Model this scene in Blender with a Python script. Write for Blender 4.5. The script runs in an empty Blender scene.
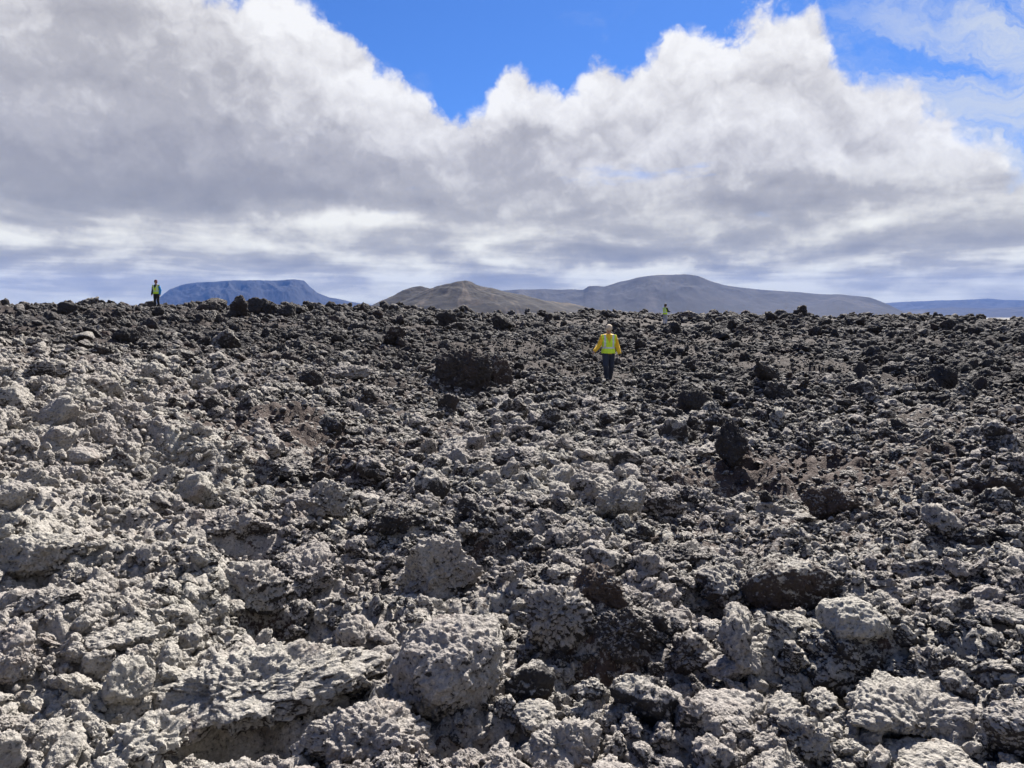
import bpy, math, random
import numpy as np
from mathutils import Vector, Matrix, Euler

R = math.radians
scene = bpy.context.scene
C = scene.collection

# ------------------------------------------------------------------ camera, sky, sun, exposure
FPX, CX, CY, HORIZON = 745.0, 512.0, 384.0, 317.0
EYE = 1.7
PITCH = math.atan((CY - HORIZON) / FPX)
cam_data = bpy.data.cameras.new('camera')
cam = bpy.data.objects.new('camera', cam_data); C.objects.link(cam)
cam_data.sensor_width = 36.0
cam_data.lens = FPX / 1024 * 36.0
cam_data.clip_start = 0.05; cam_data.clip_end = 300000
cam.location = (0, 0, EYE); cam.rotation_euler = (R(90) - PITCH, 0, 0)
scene.camera = cam

SUN_AZ, SUN_EL = R(20), R(44)            # azimuth to the right of the view direction (+Y)
SUN_DIR = Vector((math.sin(SUN_AZ) * math.cos(SUN_EL), math.cos(SUN_AZ) * math.cos(SUN_EL), math.sin(SUN_EL)))
sun_d = bpy.data.lights.new('sun', 'SUN'); sun_d.energy = 5.0; sun_d.angle = R(0.53); sun_d.color = (1.0, 0.95, 0.88)
sun = bpy.data.objects.new('sun', sun_d); C.objects.link(sun)
sun.rotation_euler = (-SUN_DIR).to_track_quat('-Z', 'Y').to_euler()
sun.location = SUN_DIR * 100

scene.view_settings.view_transform = 'Standard'
scene.view_settings.look = 'None'
scene.view_settings.exposure = 1.52
scene.view_settings.gamma = 1.0
scene.view_settings.use_curve_mapping = False
scene.cycles.max_bounces = 4
scene.cycles.diffuse_bounces = 2
scene.cycles.glossy_bounces = 1
scene.cycles.volume_bounces = 0
scene.cycles.use_adaptive_sampling = True
scene.cycles.adaptive_threshold = 0.02
scene.cycles.use_denoising = True



def px_dir(px, py):
    """world direction through a photo pixel"""
    x = (px - CX) / FPX; y = -(py - CY) / FPX
    d = np.array([x, math.cos(PITCH) + y * math.sin(PITCH), -math.sin(PITCH) + y * math.cos(PITCH)])
    return d / np.linalg.norm(d)


def px_ae(px, py):
    d = px_dir(px, py)
    return math.atan2(d[0], d[1]), math.asin(d[2])


# ---------- small expression helper for shader nodes
class Ex:
    """arithmetic on shader sockets"""
    nt = None
    def __init__(s, sock): s.s = sock
    @staticmethod
    def m(op, *a, clamp=False):
        n = Ex.nt.nodes.new('ShaderNodeMath'); n.operation = op; n.use_clamp = clamp
        for i, v in enumerate(a):
            if isinstance(v, Ex): Ex.nt.links.new(v.s, n.inputs[i])
            else: n.inputs[i].default_value = v
        return Ex(n.outputs[0])
    def __add__(a, b): return Ex.m('ADD', a, b)
    __radd__ = __add__
    def __sub__(a, b): return Ex.m('SUBTRACT', a, b)
    def __rsub__(a, b): return Ex.m('SUBTRACT', b, a)
    def __mul__(a, b): return Ex.m('MULTIPLY', a, b)
    __rmul__ = __mul__
    def __truediv__(a, b): return Ex.m('DIVIDE', a, b)
    def sat(a): return Ex.m('ADD', a, 0.0, clamp=True)


def new(nt, kind, **kw):
    n = nt.nodes.new(kind)
    for k, v in kw.items(): setattr(n, k, v)
    return n


def smooth(v, lo, hi, a=0.0, b=1.0):
    n = new(Ex.nt, 'ShaderNodeMapRange', interpolation_type='SMOOTHSTEP')
    Ex.nt.links.new(v.s, n.inputs['Value'])
    n.inputs['From Min'].default_value = lo; n.inputs['From Max'].default_value = hi
    n.inputs['To Min'].default_value = a; n.inputs['To Max'].default_value = b
    return Ex(n.outputs['Result'])


def noise(vec, scale, detail=6, rough=0.55, dist=0.0, out='Fac', lac=2.0):
    n = new(Ex.nt, 'ShaderNodeTexNoise', noise_dimensions='3D')
    Ex.nt.links.new(vec, n.inputs['Vector'])
    n.inputs['Scale'].default_value = scale; n.inputs['Detail'].default_value = detail
    n.inputs['Roughness'].default_value = rough; n.inputs['Distortion'].default_value = dist
    n.inputs['Lacunarity'].default_value = lac
    return Ex(n.outputs[out])


def vmath(op, a, b=None, scale=None):
    n = new(Ex.nt, 'ShaderNodeVectorMath', operation=op)
    for i, v in ((0, a), (1, b)):
        if v is None: continue
        if isinstance(v, Ex): v = v.s
        if isinstance(v, (tuple, list, Vector)): n.inputs[i].default_value = v
        else: Ex.nt.links.new(v, n.inputs[i])
    if scale is not None: n.inputs['Scale'].default_value = scale
    return n.outputs['Value'] if op in ('LENGTH', 'DOT_PRODUCT') else n.outputs[0]


def mix(fac, a, b, blend='MIX'):
    n = new(Ex.nt, 'ShaderNodeMix', data_type='RGBA', blend_type=blend)
    n.clamp_factor = True
    def put(v, i):
        if isinstance(v, Ex): v = v.s
        if isinstance(v, (float, int)): n.inputs[i].default_value = v
        elif isinstance(v, (tuple, list)): n.inputs[i].default_value = tuple(v) + ((1,) if len(v) == 3 else ())
        else: Ex.nt.links.new(v, n.inputs[i])
    put(fac, 0); put(a, 6); put(b, 7)
    return n.outputs[2]


def build_world():
    w = bpy.data.worlds.new('World'); scene.world = w; w.use_nodes = True
    nt = w.node_tree; nt.nodes.clear(); Ex.nt = nt
    out = new(nt, 'ShaderNodeOutputWorld'); bg = new(nt, 'ShaderNodeBackground')
    nt.links.new(bg.outputs[0], out.inputs[0])
    sky = new(nt, 'ShaderNodeTexSky', sky_type='NISHITA')
    sky.sun_disc = False; sky.sun_elevation = SUN_EL; sky.sun_rotation = SUN_AZ
    sky.air_density = 1.0; sky.dust_density = 0.3; sky.ozone_density = 3.0; sky.altitude = 600
    tc = new(nt, 'ShaderNodeTexCoord')
    D = tc.outputs['Generated']
    # large-scale and small-scale warping of the direction so that every edge billows
    wn = noise(D, 5.0, 6, 0.6, out='Color')
    wv = vmath('SUBTRACT', wn, (0.5, 0.5, 0.5))
    Dw = vmath('ADD', D, vmath('SCALE', wv, scale=0.16))
    wn2 = noise(D, 26.0, 5, 0.5, out='Color')
    Dw = vmath('ADD', Dw, vmath('SCALE', vmath('SUBTRACT', wn2, (0.5, 0.5, 0.5)), scale=0.035))
    def ae(v):
        sp = new(nt, 'ShaderNodeSeparateXYZ'); nt.links.new(v, sp.inputs[0])
        x, y, z = (Ex(sp.outputs[i]) for i in range(3))
        return Ex.m('ARCTAN2', x, y), Ex.m('ARCSINE', z)
    U, V = ae(D); Uw, Vw = ae(Dw)
    # ---- upper outline of the cumulus bank, azimuth -> elevation
    pts = [(-700, -40), (-420, -170), (-150, -260), (60, -200), (150, -60), (215, -30), (290, -8), (345, 38), (395, 76), (440, 100), (470, 113), (488, 92),
           (512, 58), (530, 66), (552, 88), (570, 88), (588, 62), (605, 56), (625, 66), (650, 44), (680, 22), (705, 30),
           (735, 24), (765, 8), (800, 12), (835, 36), (862, 74), (905, 92), (945, 112), (985, 142), (1030, 172),
           (1120, 190), (1350, 170), (1800, 120)]
    A0, A1, E1 = -1.3, 1.3, 0.9
    fc = new(nt, 'ShaderNodeFloatCurve')
    cv = fc.mapping.curves[0]
    cp = []
    for p in pts:
        a, e = px_ae(*p); cp.append(((a - A0) / (A1 - A0), max(0.02, min(1, e / E1))))
    cp = [(0, 0.25)] + cp + [(1, 0.2)]
    cv.points[0].location = cp[0]; cv.points[1].location = cp[-1]
    for q in cp[1:-1]: cv.points.new(*q)
    for q in cv.points: q.handle_type = 'AUTO'
    fc.mapping.use_clip = False; fc.mapping.update()
    s = nt.links.new((( U * 0.75 + Uw * 0.25 - A0) * (1 / (A1 - A0))).s, fc.inputs['Value'])
    top = Ex(fc.outputs['Value']) * E1
    # billows
    Ds = vmath('MULTIPLY', Dw, (1, 1, 1.5))
    def puffs(vec, scale, detail, rough):
        n = new(nt, 'ShaderNodeTexVoronoi', feature='F1', voronoi_dimensions='3D')
        nt.links.new(vec, n.inputs['Vector']); n.inputs['Scale'].default_value = scale
        n.inputs['Detail'].default_value = detail; n.inputs['Roughness'].default_value = rough
        n.normalize = True
        return 1.0 - Ex(n.outputs['Distance'])
    b1 = noise(Ds, 7.0, 7, 0.5)
    Dp = vmath('ADD', D, vmath('SCALE', vmath('SUBTRACT', wn2, (0.5, 0.5, 0.5)), scale=0.05))
    b2 = puffs(Dp, 13.0, 4.0, 0.60)
    b3 = noise(D, 70.0, 6, 0.6, 0.3)
    edge = top - V + (b2 - 0.62) * 0.15 + (b3 - 0.5) * 0.022 + (Vw - V) * 0.12 - 0.008
    cum = smooth(edge, -0.004, 0.022)
    # ---- light and dark in the cloud mass
    sd = tuple(SUN_DIR)
    off = vmath('ADD', Ds, (0.01, 0.0, 0.04))
    b1o = noise(off, 7.0, 7, 0.5)
    off2 = vmath('ADD', Dp, (0.004, -0.002, 0.012))
    b2o = puffs(off2, 13.0, 4.0, 0.60)
    relief = (b1 - b1o) * 0.9 + (b2 - b2o) * 0.62 + (b2 - 0.6) * 0.16
    # layered banks low over the horizon: noise squeezed vertically
    Dl = vmath('MULTIPLY', D, (1, 1, 3.4))
    l1 = noise(Dl, 7.5, 7, 0.52, 0.3)
    l1o = noise(vmath('ADD', Dl, (0.01, 0.0, 0.06)), 7.5, 7, 0.52, 0.3)
    low = smooth(V, 0.20, 0.08)
    vlow = smooth(V, 0.11, 0.05)
    l2 = noise(vmath('MULTIPLY', D, (1, 1, 11.0)), 5.5, 8, 0.56, 0.3)
    B = relief * (1 - low * 0.5) + 0.69 + (b1 - 0.5) * 0.26
    B = B + low * ((l1 - 0.5) * 0.8 + (l1 - l1o) * 1.1) + vlow * (l2 - 0.5) * 1.5
    rim = smooth(top - V, 0.11, 0.0)
    B = B + rim * 0.18
    lobes = [  # photo px, py, half-width, half-height, change
        (90, 150, 190, 50, -0.20), (130, 95, 120, 45, -0.10), (250, 192, 230, 24, -0.24), (310, 150, 90, 25, -0.08),
        (40, 20, 110, 60, -0.06), (350, 90, 110, 45, 0.14), (250, 45, 90, 40, 0.05), (520, 150, 60, 30, -0.08), (470, 196, 120, 12, -0.10),
        (720, 95, 150, 55, 0.12), (900, 150, 80, 30, 0.08), (800, 192, 170, 15, -0.26), (630, 222, 140, 16, -0.18),
        (560, 200, 80, 12, 0.10), (690, 200, 60, 14, 0.08), (850, 218, 120, 10, 0.05), (900, 240, 200, 12, -0.16), (700, 246, 160, 9, -0.12),
        (300, 222, 90, 12, 0.12), (130, 242, 120, 9, 0.10), (60, 265, 160, 10, -0.12), (600, 268, 90, 8, 0.16), (850, 268, 160, 10, 0.14), (120, 228, 150, 8, .10), (480, 225, 160, 9, .08),
        (300, 262, 160, 8, -0.05), (400, 285, 80, 10, 0.10)]
    # lobes share a noise-warped coordinate
    for (px, py, rx, ry, dv) in lobes:
        a, e = px_ae(px, py)
        du = (Uw - a) * (FPX / rx); dvv = (Vw - e) * (FPX / ry)
        q = du * du + dvv * dvv
        B = B + Ex.m('EXPONENT', q * -1.0) * dv
    B = (B + low * 0.0 + vlow * 0.03).sat()
    cr = new(nt, 'ShaderNodeValToRGB'); nt.links.new(B.s, cr.inputs[0])
    el = cr.color_ramp.elements
    stops = [(0.0, (0.26, 0.26, 0.285)), (0.35, (0.35, 0.345, 0.365)), (0.6, (0.47, 0.462, 0.475)), (0.8, (0.70, 0.69, 0.69)), (1.0, (0.90, 0.895, 0.89))]
    el[0].position = 0; el[0].color = (*stops[0][1], 1); el[1].position = 1; el[1].color = (*stops[-1][1], 1)
    for p_, c_ in stops[1:-1]:
        e_ = el.new(p_); e_.color = (*c_, 1)
    cloud = mix(smooth(V, 0.22, 0.03), cr.outputs[0], mix(1.0, cr.outputs[0], (1.15, 1.12, 0.90), 'MULTIPLY'))
    skyc = mix(1.0, sky.outputs[0], (0.034, 0.062, 0.110), 'MULTIPLY')
    # high thin cirrus, upper right, streaked
    rot = new(nt, 'ShaderNodeVectorRotate', rotation_type='Y_AXIS'); nt.links.new(Dw, rot.inputs['Vector']); rot.inputs['Angle'].default_value = R(-12)
    Dc = vmath('MULTIPLY', rot.outputs[0], (1.4, 1.4, 6.0))
    c1 = noise(Dc, 3.6, 10, 0.68, 0.6)
    a, e = px_ae(985, 40)
    zone = smooth(Uw, a - 0.26, a + 0.02)
    cir = smooth(c1, 0.33, 0.64) * zone * 0.9
    wisp = smooth(noise(Dc, 2.2, 8, 0.65, 0.8), 0.52, 0.85) * 0.35
    thin = Ex.m('MAXIMUM', cir, wisp)
    c = mix(thin, skyc, (0.60, 0.66, 0.75))
    # small holes of blue in the bank above the layered clouds
    hole = smooth(noise(Dl, 5.3, 8, 0.6, 0.3), 0.60, 0.70) * smooth(V, 0.10, 0.15) * smooth(V, 0.25, 0.19)
    c = mix(cum * (1 - hole * 0.35), c, cloud)
    # pale air close to the horizon
    c = mix(smooth(V, 0.075, 0.0) * 0.45, c, (0.78, 0.78, 0.68))
    # below the horizon
    c = mix(smooth(V, -0.004, -0.03), c, (0.10, 0.10, 0.11))
    nt.links.new(c, bg.inputs[0]); bg.inputs[1].default_value = 0.385
    w.cycles.sampling_method = 'MANUAL'; w.cycles.sample_map_resolution = 256
build_world()
# FLAGS

# ------------------------------------------------------------------ numpy noise
def _h(ix, iy, iz, seed):
    h = (ix.astype(np.int64) * 374761393 + iy.astype(np.int64) * 668265263 + iz.astype(np.int64) * 2147483647 + seed * 1274126177) & 0xFFFFFFFF
    h = ((h ^ (h >> 13)) * 1274126177) & 0xFFFFFFFF
    h = (h ^ (h >> 16))
    h = (h * 2246822519) & 0xFFFFFFFF
    return ((h ^ (h >> 15)) & 0xFFFFFF) / float(0xFFFFFF)


def vnoise3(x, y, z, seed=0):
    ix, iy, iz = np.floor(x), np.floor(y), np.floor(z)
    fx, fy, fz = x - ix, y - iy, z - iz
    ux, uy, uz = (f * f * f * (f * (f * 6 - 15) + 10) for f in (fx, fy, fz))
    r = 0
    for a in (0, 1):
        wx = ux if a else 1 - ux
        for b in (0, 1):
            wy = uy if b else 1 - uy
            for c in (0, 1):
                wz = uz if c else 1 - uz
                r = r + _h(ix + a, iy + b, iz + c, seed) * wx * wy * wz
    return r * 2 - 1


def vnoise2(x, y, seed=0):
    ix, iy = np.floor(x), np.floor(y)
    fx, fy = x - ix, y - iy
    ux, uy = (f * f * f * (f * (f * 6 - 15) + 10) for f in (fx, fy))
    z = np.zeros_like(ix)
    a = _h(ix, iy, z, seed); b = _h(ix + 1, iy, z, seed); c = _h(ix, iy + 1, z, seed); d = _h(ix + 1, iy + 1, z, seed)
    return ((a * (1 - ux) + b * ux) * (1 - uy) + (c * (1 - ux) + d * ux) * uy) * 2 - 1


def fbm2(x, y, oct=4, seed=0, gain=0.5):
    s, a = 0, 1.0
    for i in range(oct):
        s = s + a * vnoise2(x * 2 ** i + i * 17.3, y * 2 ** i - i * 9.1, seed + i); a *= gain
    return s


def fbm3(x, y, z, oct=4, seed=0, gain=0.5):
    s, a = 0, 1.0
    for i in range(oct):
        k = 2.03 ** i
        s = s + a * vnoise3(x * k + i * 7.7, y * k - i * 3.1, z * k + i * 1.9, seed + i); a *= gain
    return s


def worley3(x, y, z, seed=0):
    ix, iy, iz = np.floor(x), np.floor(y), np.floor(z)
    f1 = np.full(x.shape, 9.0)
    for a in (-1, 0, 1):
        for b in (-1, 0, 1):
            for c in (-1, 0, 1):
                cx, cy, cz = ix + a, iy + b, iz + c
                px = cx + _h(cx, cy, cz, seed); py = cy + _h(cx, cy, cz, seed + 5); pz = cz + _h(cx, cy, cz, seed + 9)
                f1 = np.minimum(f1, (px - x) ** 2 + (py - y) ** 2 + (pz - z) ** 2)
    return np.sqrt(f1)


def bumps2(x, y, seed=0):
    """stones: a field of domed cells, 0..1, each with its own height"""
    ix, iy = np.floor(x), np.floor(y); z0 = np.zeros_like(ix)
    best = np.zeros(x.shape)
    for a in (-1, 0, 1):
        for b in (-1, 0, 1):
            cx, cy = ix + a, iy + b
            px = cx + _h(cx, cy, z0, seed); py = cy + _h(cx, cy, z0, seed + 5)
            rr = 0.35 + 0.5 * _h(cx, cy, z0, seed + 9)
            d = ((px - x) ** 2 + (py - y) ** 2) / (rr * rr)
            best = np.maximum(best, rr * np.sqrt(np.clip(1 - d, 0, 1)))
    return best


# ------------------------------------------------------------------ the lava field's height
T_COL = (np.array([-400, 0, 160, 280, 360, 512, 664, 800, 1024, 1400]) - CX) / FPX
T_ROW = np.array([0, 2.6, 4, 6, 9, 13, 18, 25, 35, 46, 60, 78, 100, 140, 220])
T_Z = np.array([
    # 0    2.6   4    6    9     13    18    25    35    46    60    78    100   140   220
    [.10, .10, .22, .45, .70, .90, 1.00, 1.10, 1.75, 2.30, 2.00, 1.0, -2.0, -7.0, -11],
    [.10, .10, .22, .45, .72, .95, .92, 1.02, 1.72, 2.22, 2.00, 1.0, -2.0, -7.0, -11],
    [.05, .05, .12, .22, .35, .48, .55, .80, 1.60, 2.13, 2.15, 1.6, -2.0, -7.0, -11],
    [.00, .00, .02, .00, .02, .10, .20, .50, 1.30, 2.10, 2.25, 1.7, -2.0, -7.0, -11],
    [.00, .00, -.05, -.15, -.18, -.05, .05, .25, .95, 1.60, 2.00, 1.9, -1.0, -7.0, -11],
    [.00, .00, -.08, -.18, -.25, -.28, -.28, -.12, .25, .75, 1.35, 1.78, 0.0, -7.0, -11],
    [.00, .00, -.05, -.15, -.20, -.28, -.30, -.15, .10, .45, .88, 1.62, 1.0, -7.0, -11],
    [.00, .00, -.02, -.10, -.12, -.20, -.30, -.20, .05, .45, .95, 1.50, 0.5, -7.0, -11],
    [.05, .05, .03, -.02, -.05, -.10, -.20, -.20, .05, .45, .90, 1.22, 0.4, -7.0, -11],
    [.10, .10, .10, .05, .05, .05, -.05, -.10, .10, .45, .90, 1.20, 0.4, -7.0, -11]])


def _interp_table(t, y):
    def sm(f): return f * f * (3 - 2 * f)
    t = np.clip(t, T_COL[0], T_COL[-1] - 1e-6); y = np.clip(y, 0, T_ROW[-1] - 1e-6)
    i = np.clip(np.searchsorted(T_COL, t, 'right') - 1, 0, len(T_COL) - 2)
    j = np.clip(np.searchsorted(T_ROW, y, 'right') - 1, 0, len(T_ROW) - 2)
    u = sm((t - T_COL[i]) / (T_COL[i + 1] - T_COL[i])); v = (y - T_ROW[j]) / (T_ROW[j + 1] - T_ROW[j])
    return (T_Z[i, j] * (1 - u) + T_Z[i + 1, j] * u) * (1 - v) + (T_Z[i, j + 1] * (1 - u) + T_Z[i + 1, j + 1] * u) * v


PEOPLE_AT = []          # x, y, z of feet


def macro(x, y):
    x = np.asarray(x, float); y = np.asarray(y, float)
    z = _interp_table(x / np.maximum(y, 3.0), y)
    r = np.hypot(x, y)
    z = np.where(y < 2.6, z * 0 + 0.05, z) if False else z
    near = np.clip((r - 1.0) / 3.0, 0.15, 1)
    field = np.clip((150 - r) / 60, 0, 1)
    m = fbm2(x * 0.13 + 3.7, y * 0.13, 3, 11) * 0.16 * np.clip(r / 14, 0.0, 1.5)
    m = m + fbm2(x * 0.45, y * 0.45 + 8.0, 3, 21) * 0.10 * near
    ridge = 1 - np.abs(fbm2(x * 0.8 + 5, y * 0.8, 3, 31))
    m = m + (np.clip(ridge, 0, 1) ** 2 - 0.45) * 0.16 * near
    z = z + m * field
    # the gully that comes down from the upper left, and two pits
    for (gx, gy, rx, ry, d) in PITS:
        z = z - d * np.exp(-(((x - gx) / rx) ** 2 + ((y - gy) / ry) ** 2))
    for (fx, fy, fz) in PEOPLE_AT:
        w = np.exp(-(((x - fx) ** 2 + (y - fy) ** 2) / 1.3 ** 2))
        z = z * (1 - w) + fz * w
    # sinks to the plain
    far = np.clip((r - 150) / 120, 0, 1); far = far * far * (3 - 2 * far)
    z = z * (1 - far) + (-11.0) * far
    return z


PITS = []


def ground_z(x, y):
    """macro shape plus the stone-by-stone relief of the ground sheet"""
    x = np.asarray(x, float); y = np.asarray(y, float)
    r = np.maximum(np.hypot(x, y), 1.5)
    z = macro(x, y)
    wob = fbm2(x * 3.1, y * 3.1, 2, 77) * 0.12
    wob2 = fbm2(x * 3.1 + 40, y * 3.1 - 12, 2, 78) * 0.12
    fld = np.clip((190 - r) / 60, 0, 1)
    for sc, amp in ((1.3, 0.16), (0.62, 0.12), (0.33, 0.085), (0.17, 0.07), (0.085, 0.05), (0.042, 0.028), (0.022, 0.016)):
        w = np.clip(sc / (0.0075 * r) - 0.6, 0, 1) * fld
        if sc > .5: w = w * np.clip((r - 5) / 12, .12, 1)
        if not np.any(w > 0): continue
        b = bumps2((x + wob * min(sc, .6)) / sc, (y + wob2 * min(sc, .6)) / sc, int(sc * 1000))
        z = z + (b - 0.35) * amp * w
    for f, amp in ((9.0, 0.02), (23.0, 0.008)):
        w = np.clip(1 / f / (0.0030 * r) - 0.4, 0, 1) * fld
        z = z + fbm2(x * f, y * f, 2, int(f)) * amp * w
    return z


def place(px, py, tmax=140.0, tmin=1.6):
    """where the sight line through a photo point first meets the ground"""
    d = px_dir(px, py)
    t = np.geomspace(tmin, tmax, 4000)
    X, Y, Z = d[0] * t, d[1] * t, EYE + d[2] * t
    g = macro(X, Y)
    k = np.nonzero(Z < g)[0]
    i = k[0] if len(k) else int(np.argmin(Z - g))
    return X[i], Y[i], g[i]


for (px, py, dep) in ((608, 384, 22.0), (665, 326.0, 59.0), (157, 308.8, 46.0)):
    d = px_dir(px, py); k = dep / d[1]
    PEOPLE_AT.append((d[0] * k, dep, EYE + d[2] * k))

for (px, py, rx, ry, dep) in ((650, 672, .30, .16, .22), (196, 480, .25, .3, .2), (215, 510, .22, .22, .2), (245, 545, .26, .22, .24), (262, 585, .16, .2, .2), (285, 625, .2, .2, .22), (305, 655, .12, .14, .14), (215, 735, .30, .12, .22),
                              (470, 735, .26, .12, .16), (610, 690, .2, .12, .10), (860, 690, .35, .14, .16), (180, 470, .5, .4, .2),
                              (700, 600, .3, .2, .14), (320, 590, .3, .25, .12), (500, 560, .35, .3, .12), (930, 390, 1.2, .8, .3), (740, 480, .8, .5, .2)):
    x_, y_, z_ = place(px, py)
    PITS.append((x_, y_, rx, ry, dep * 2.0))
for (px, py, rx, ry, dep) in ((335, 490, .55, .4, .22), (425, 545, .45, .35, .14), (610, 640, .35, .18, .14), (875, 672, .5, .2, .16), (300, 430, .9, .6, .22), (520, 600, .3, .2, .12),
                              (60, 640, .5, .35, .10), (80, 430, 1.6, 1.3, .22), (950, 480, 1.0, .7, .2), (480, 400, 1.3, .9, .25), (750, 400, 1.6, 1.0, .25)):
    x_, y_, z_ = place(px, py)
    PITS.append((x_, y_, rx, ry, -dep * 1.35))


# ------------------------------------------------------------------ materials
def lava_material(name, kind='rock'):
    m = bpy.data.materials.new(name); m.use_nodes = True
    nt = m.node_tree; nt.nodes.clear(); Ex.nt = nt
    out = new(nt, 'ShaderNodeOutputMaterial'); bs = new(nt, 'ShaderNodeBsdfPrincipled')
    nt.links.new(bs.outputs[0], out.inputs[0])
    bs.inputs['Roughness'].default_value = 0.9; bs.inputs['Specular IOR Level'].default_value = 0.25
    geo = new(nt, 'ShaderNodeNewGeometry'); P = geo.outputs['Position']
    oi = new(nt, 'ShaderNodeObjectInfo')
    rnd = Ex(oi.outputs['Random'])
    sc = new(nt, 'ShaderNodeSeparateColor'); nt.links.new(oi.outputs['Color'], sc.inputs[0])
    pale_b, brown_b = Ex(sc.outputs[0]), Ex(sc.outputs[1])
    sp = new(nt, 'ShaderNodeSeparateXYZ'); nt.links.new(P, sp.inputs[0])
    X, Y = Ex(sp.outputs[0]), Ex(sp.outputs[1])
    sn = new(nt, 'ShaderNodeSeparateXYZ'); nt.links.new(geo.outputs['Normal'], sn.inputs[0])
    NZ = Ex(sn.outputs[2])
    dist = Ex(vmath('LENGTH', P))
    # where lichen crust grows thickly: the older near ground and its left side; the far crest is bare
    n_big = noise(P, 0.16, 3, 0.55)
    n_mid = noise(P, 1.1, 4, 0.6)
    n_fine = noise(P, 9.0, 6, 0.68)
    n_grain = noise(P, 55.0, 4, 0.7)
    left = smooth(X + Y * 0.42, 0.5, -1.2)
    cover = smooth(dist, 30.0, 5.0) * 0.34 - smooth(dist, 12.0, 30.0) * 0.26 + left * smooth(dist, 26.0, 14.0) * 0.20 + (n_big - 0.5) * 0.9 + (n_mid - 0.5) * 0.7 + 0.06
    cover = cover + (rnd - 0.5) * 0.65 * (1.0 if kind == 'rock' else 0.0) + (pale_b - 0.5) * 0.75
    if kind == 'ground': cover = cover - 0.46 - smooth(dist, 4.0, 11.0) * 0.55
    for (px, py, rr, st) in ((90, 600, 1.7, .28), (110, 450, 2.6, .34), (60, 380, 3.0, .25), (300, 720, 1.0, .20), (620, 740, .9, .18), (600, 480, 1.6, .20), (900, 730, .9, .14), (40, 720, 1.0, .1),
                             (330, 480, .8, -.26), (470, 560, .8, -.14), (610, 640, .45, -.26), (860, 660, .5, -.18), (760, 560, .8, -.14), (850, 470, 2.4, -.22), (730, 430, 2.8, -.20), (470, 370, 2.8, -.2), (960, 560, 1.6, -.12), (600, 400, 5, -.12), (900, 400, 6, -.12), (270, 620, .3, -.2), (300, 420, 1.6, -.16)):
        a_, b_, c_ = place(px, py)
        dd = Ex(vmath('LENGTH', vmath('SUBTRACT', P, (float(a_), float(b_), float(c_)))))
        cover = cover + smooth(dd, rr * 1.5, 0.0) * st
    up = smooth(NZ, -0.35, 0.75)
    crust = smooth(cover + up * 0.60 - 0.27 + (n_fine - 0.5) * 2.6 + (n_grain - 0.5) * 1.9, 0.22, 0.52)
    # bare basalt: charcoal, with brown and oxidised red patches
    red = smooth(noise(P, 0.33, 4, 0.6), 0.56, 0.72)
    base = mix(n_fine, (0.017, 0.016, 0.017), (0.055, 0.050, 0.049))
    base = mix(smooth(noise(P, 2.6, 4, 0.6), 0.5, 0.75) * 0.55, base, (0.080, 0.058, 0.050))
    base = mix(red * 0.5, base, (0.105, 0.062, 0.050))
    base = mix(brown_b, base, (0.105, 0.072, 0.056))
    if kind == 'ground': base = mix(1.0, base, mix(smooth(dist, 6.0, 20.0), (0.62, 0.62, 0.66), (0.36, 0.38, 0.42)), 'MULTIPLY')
    # crust: grey-beige lichen, some greenish, some whiter
    cc = mix(smooth(noise(P, 0.9, 3, 0.6), 0.38, 0.66), (0.268, 0.242, 0.222), (0.318, 0.298, 0.262))
    cc = mix(smooth(noise(P, 5.0, 3, 0.6), 0.55, 0.75) * 0.6, cc, (0.220, 0.176, 0.152))
    cc = mix(smooth(n_grain, 0.5, 0.8) * 0.7, cc, (0.56, 0.525, 0.475))
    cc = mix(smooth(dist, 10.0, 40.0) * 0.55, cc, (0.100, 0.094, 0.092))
    base = mix(smooth(n_grain, 0.52, 0.75) * 0.55, base, (0.125, 0.115, 0.108))
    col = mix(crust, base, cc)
    col = mix(smooth(n_grain, 0.47, 0.33) * 0.7, col, (0.018, 0.017, 0.018))
    if kind == 'ground':
        plain = mix(noise(P, 0.0012, 4, 0.6), (0.10, 0.095, 0.08), (0.17, 0.155, 0.13))
        plain = mix(smooth(noise(P, 0.0004, 3, 0.5), 0.5, 0.6) * 0.5, plain, (0.09, 0.10, 0.06))
        col = mix(smooth(dist, 140.0, 320.0), col, plain)
    nt.links.new(col, bs.inputs['Base Color'])
    # pitted, grainy surface
    vo = new(nt, 'ShaderNodeTexVoronoi'); nt.links.new(P, vo.inputs['Vector']); vo.inputs['Scale'].default_value = 38.0
    n8 = noise(P, 26.0, 5, 0.65)
    h = n8 * 0.042 + Ex(vo.outputs['Distance']) * -0.014 + n_grain * 0.008 + crust * n_grain * 0.01
    bp = new(nt, 'ShaderNodeBump'); bp.inputs['Strength'].default_value = 0.9; bp.inputs['Distance'].default_value = 1.0
    nt.links.new(h.s, bp.inputs['Height']); nt.links.new(bp.outputs[0], bs.inputs['Normal'])
    return m


M_ROCK = lava_material('lava_rock', 'rock')
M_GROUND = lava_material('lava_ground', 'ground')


# ------------------------------------------------------------------ mesh helpers
def mesh_from(name, V, F, mat, smooth_shade=True):
    me = bpy.data.meshes.new(name)
    V = np.asarray(V, np.float32); F = np.asarray(F, np.int32)
    me.vertices.add(len(V)); me.vertices.foreach_set('co', V.ravel())
    k = F.shape[1]
    me.loops.add(F.size); me.loops.foreach_set('vertex_index', F.ravel())
    me.polygons.add(len(F)); me.polygons.foreach_set('loop_start', np.arange(0, F.size, k, dtype=np.int32))
    me.polygons.foreach_set('loop_total', np.full(len(F), k, np.int32))
    if smooth_shade: me.polygons.foreach_set('use_smooth', np.ones(len(F), bool))
    me.update(calc_edges=True)
    if mat: me.materials.append(mat)
    return me


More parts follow.
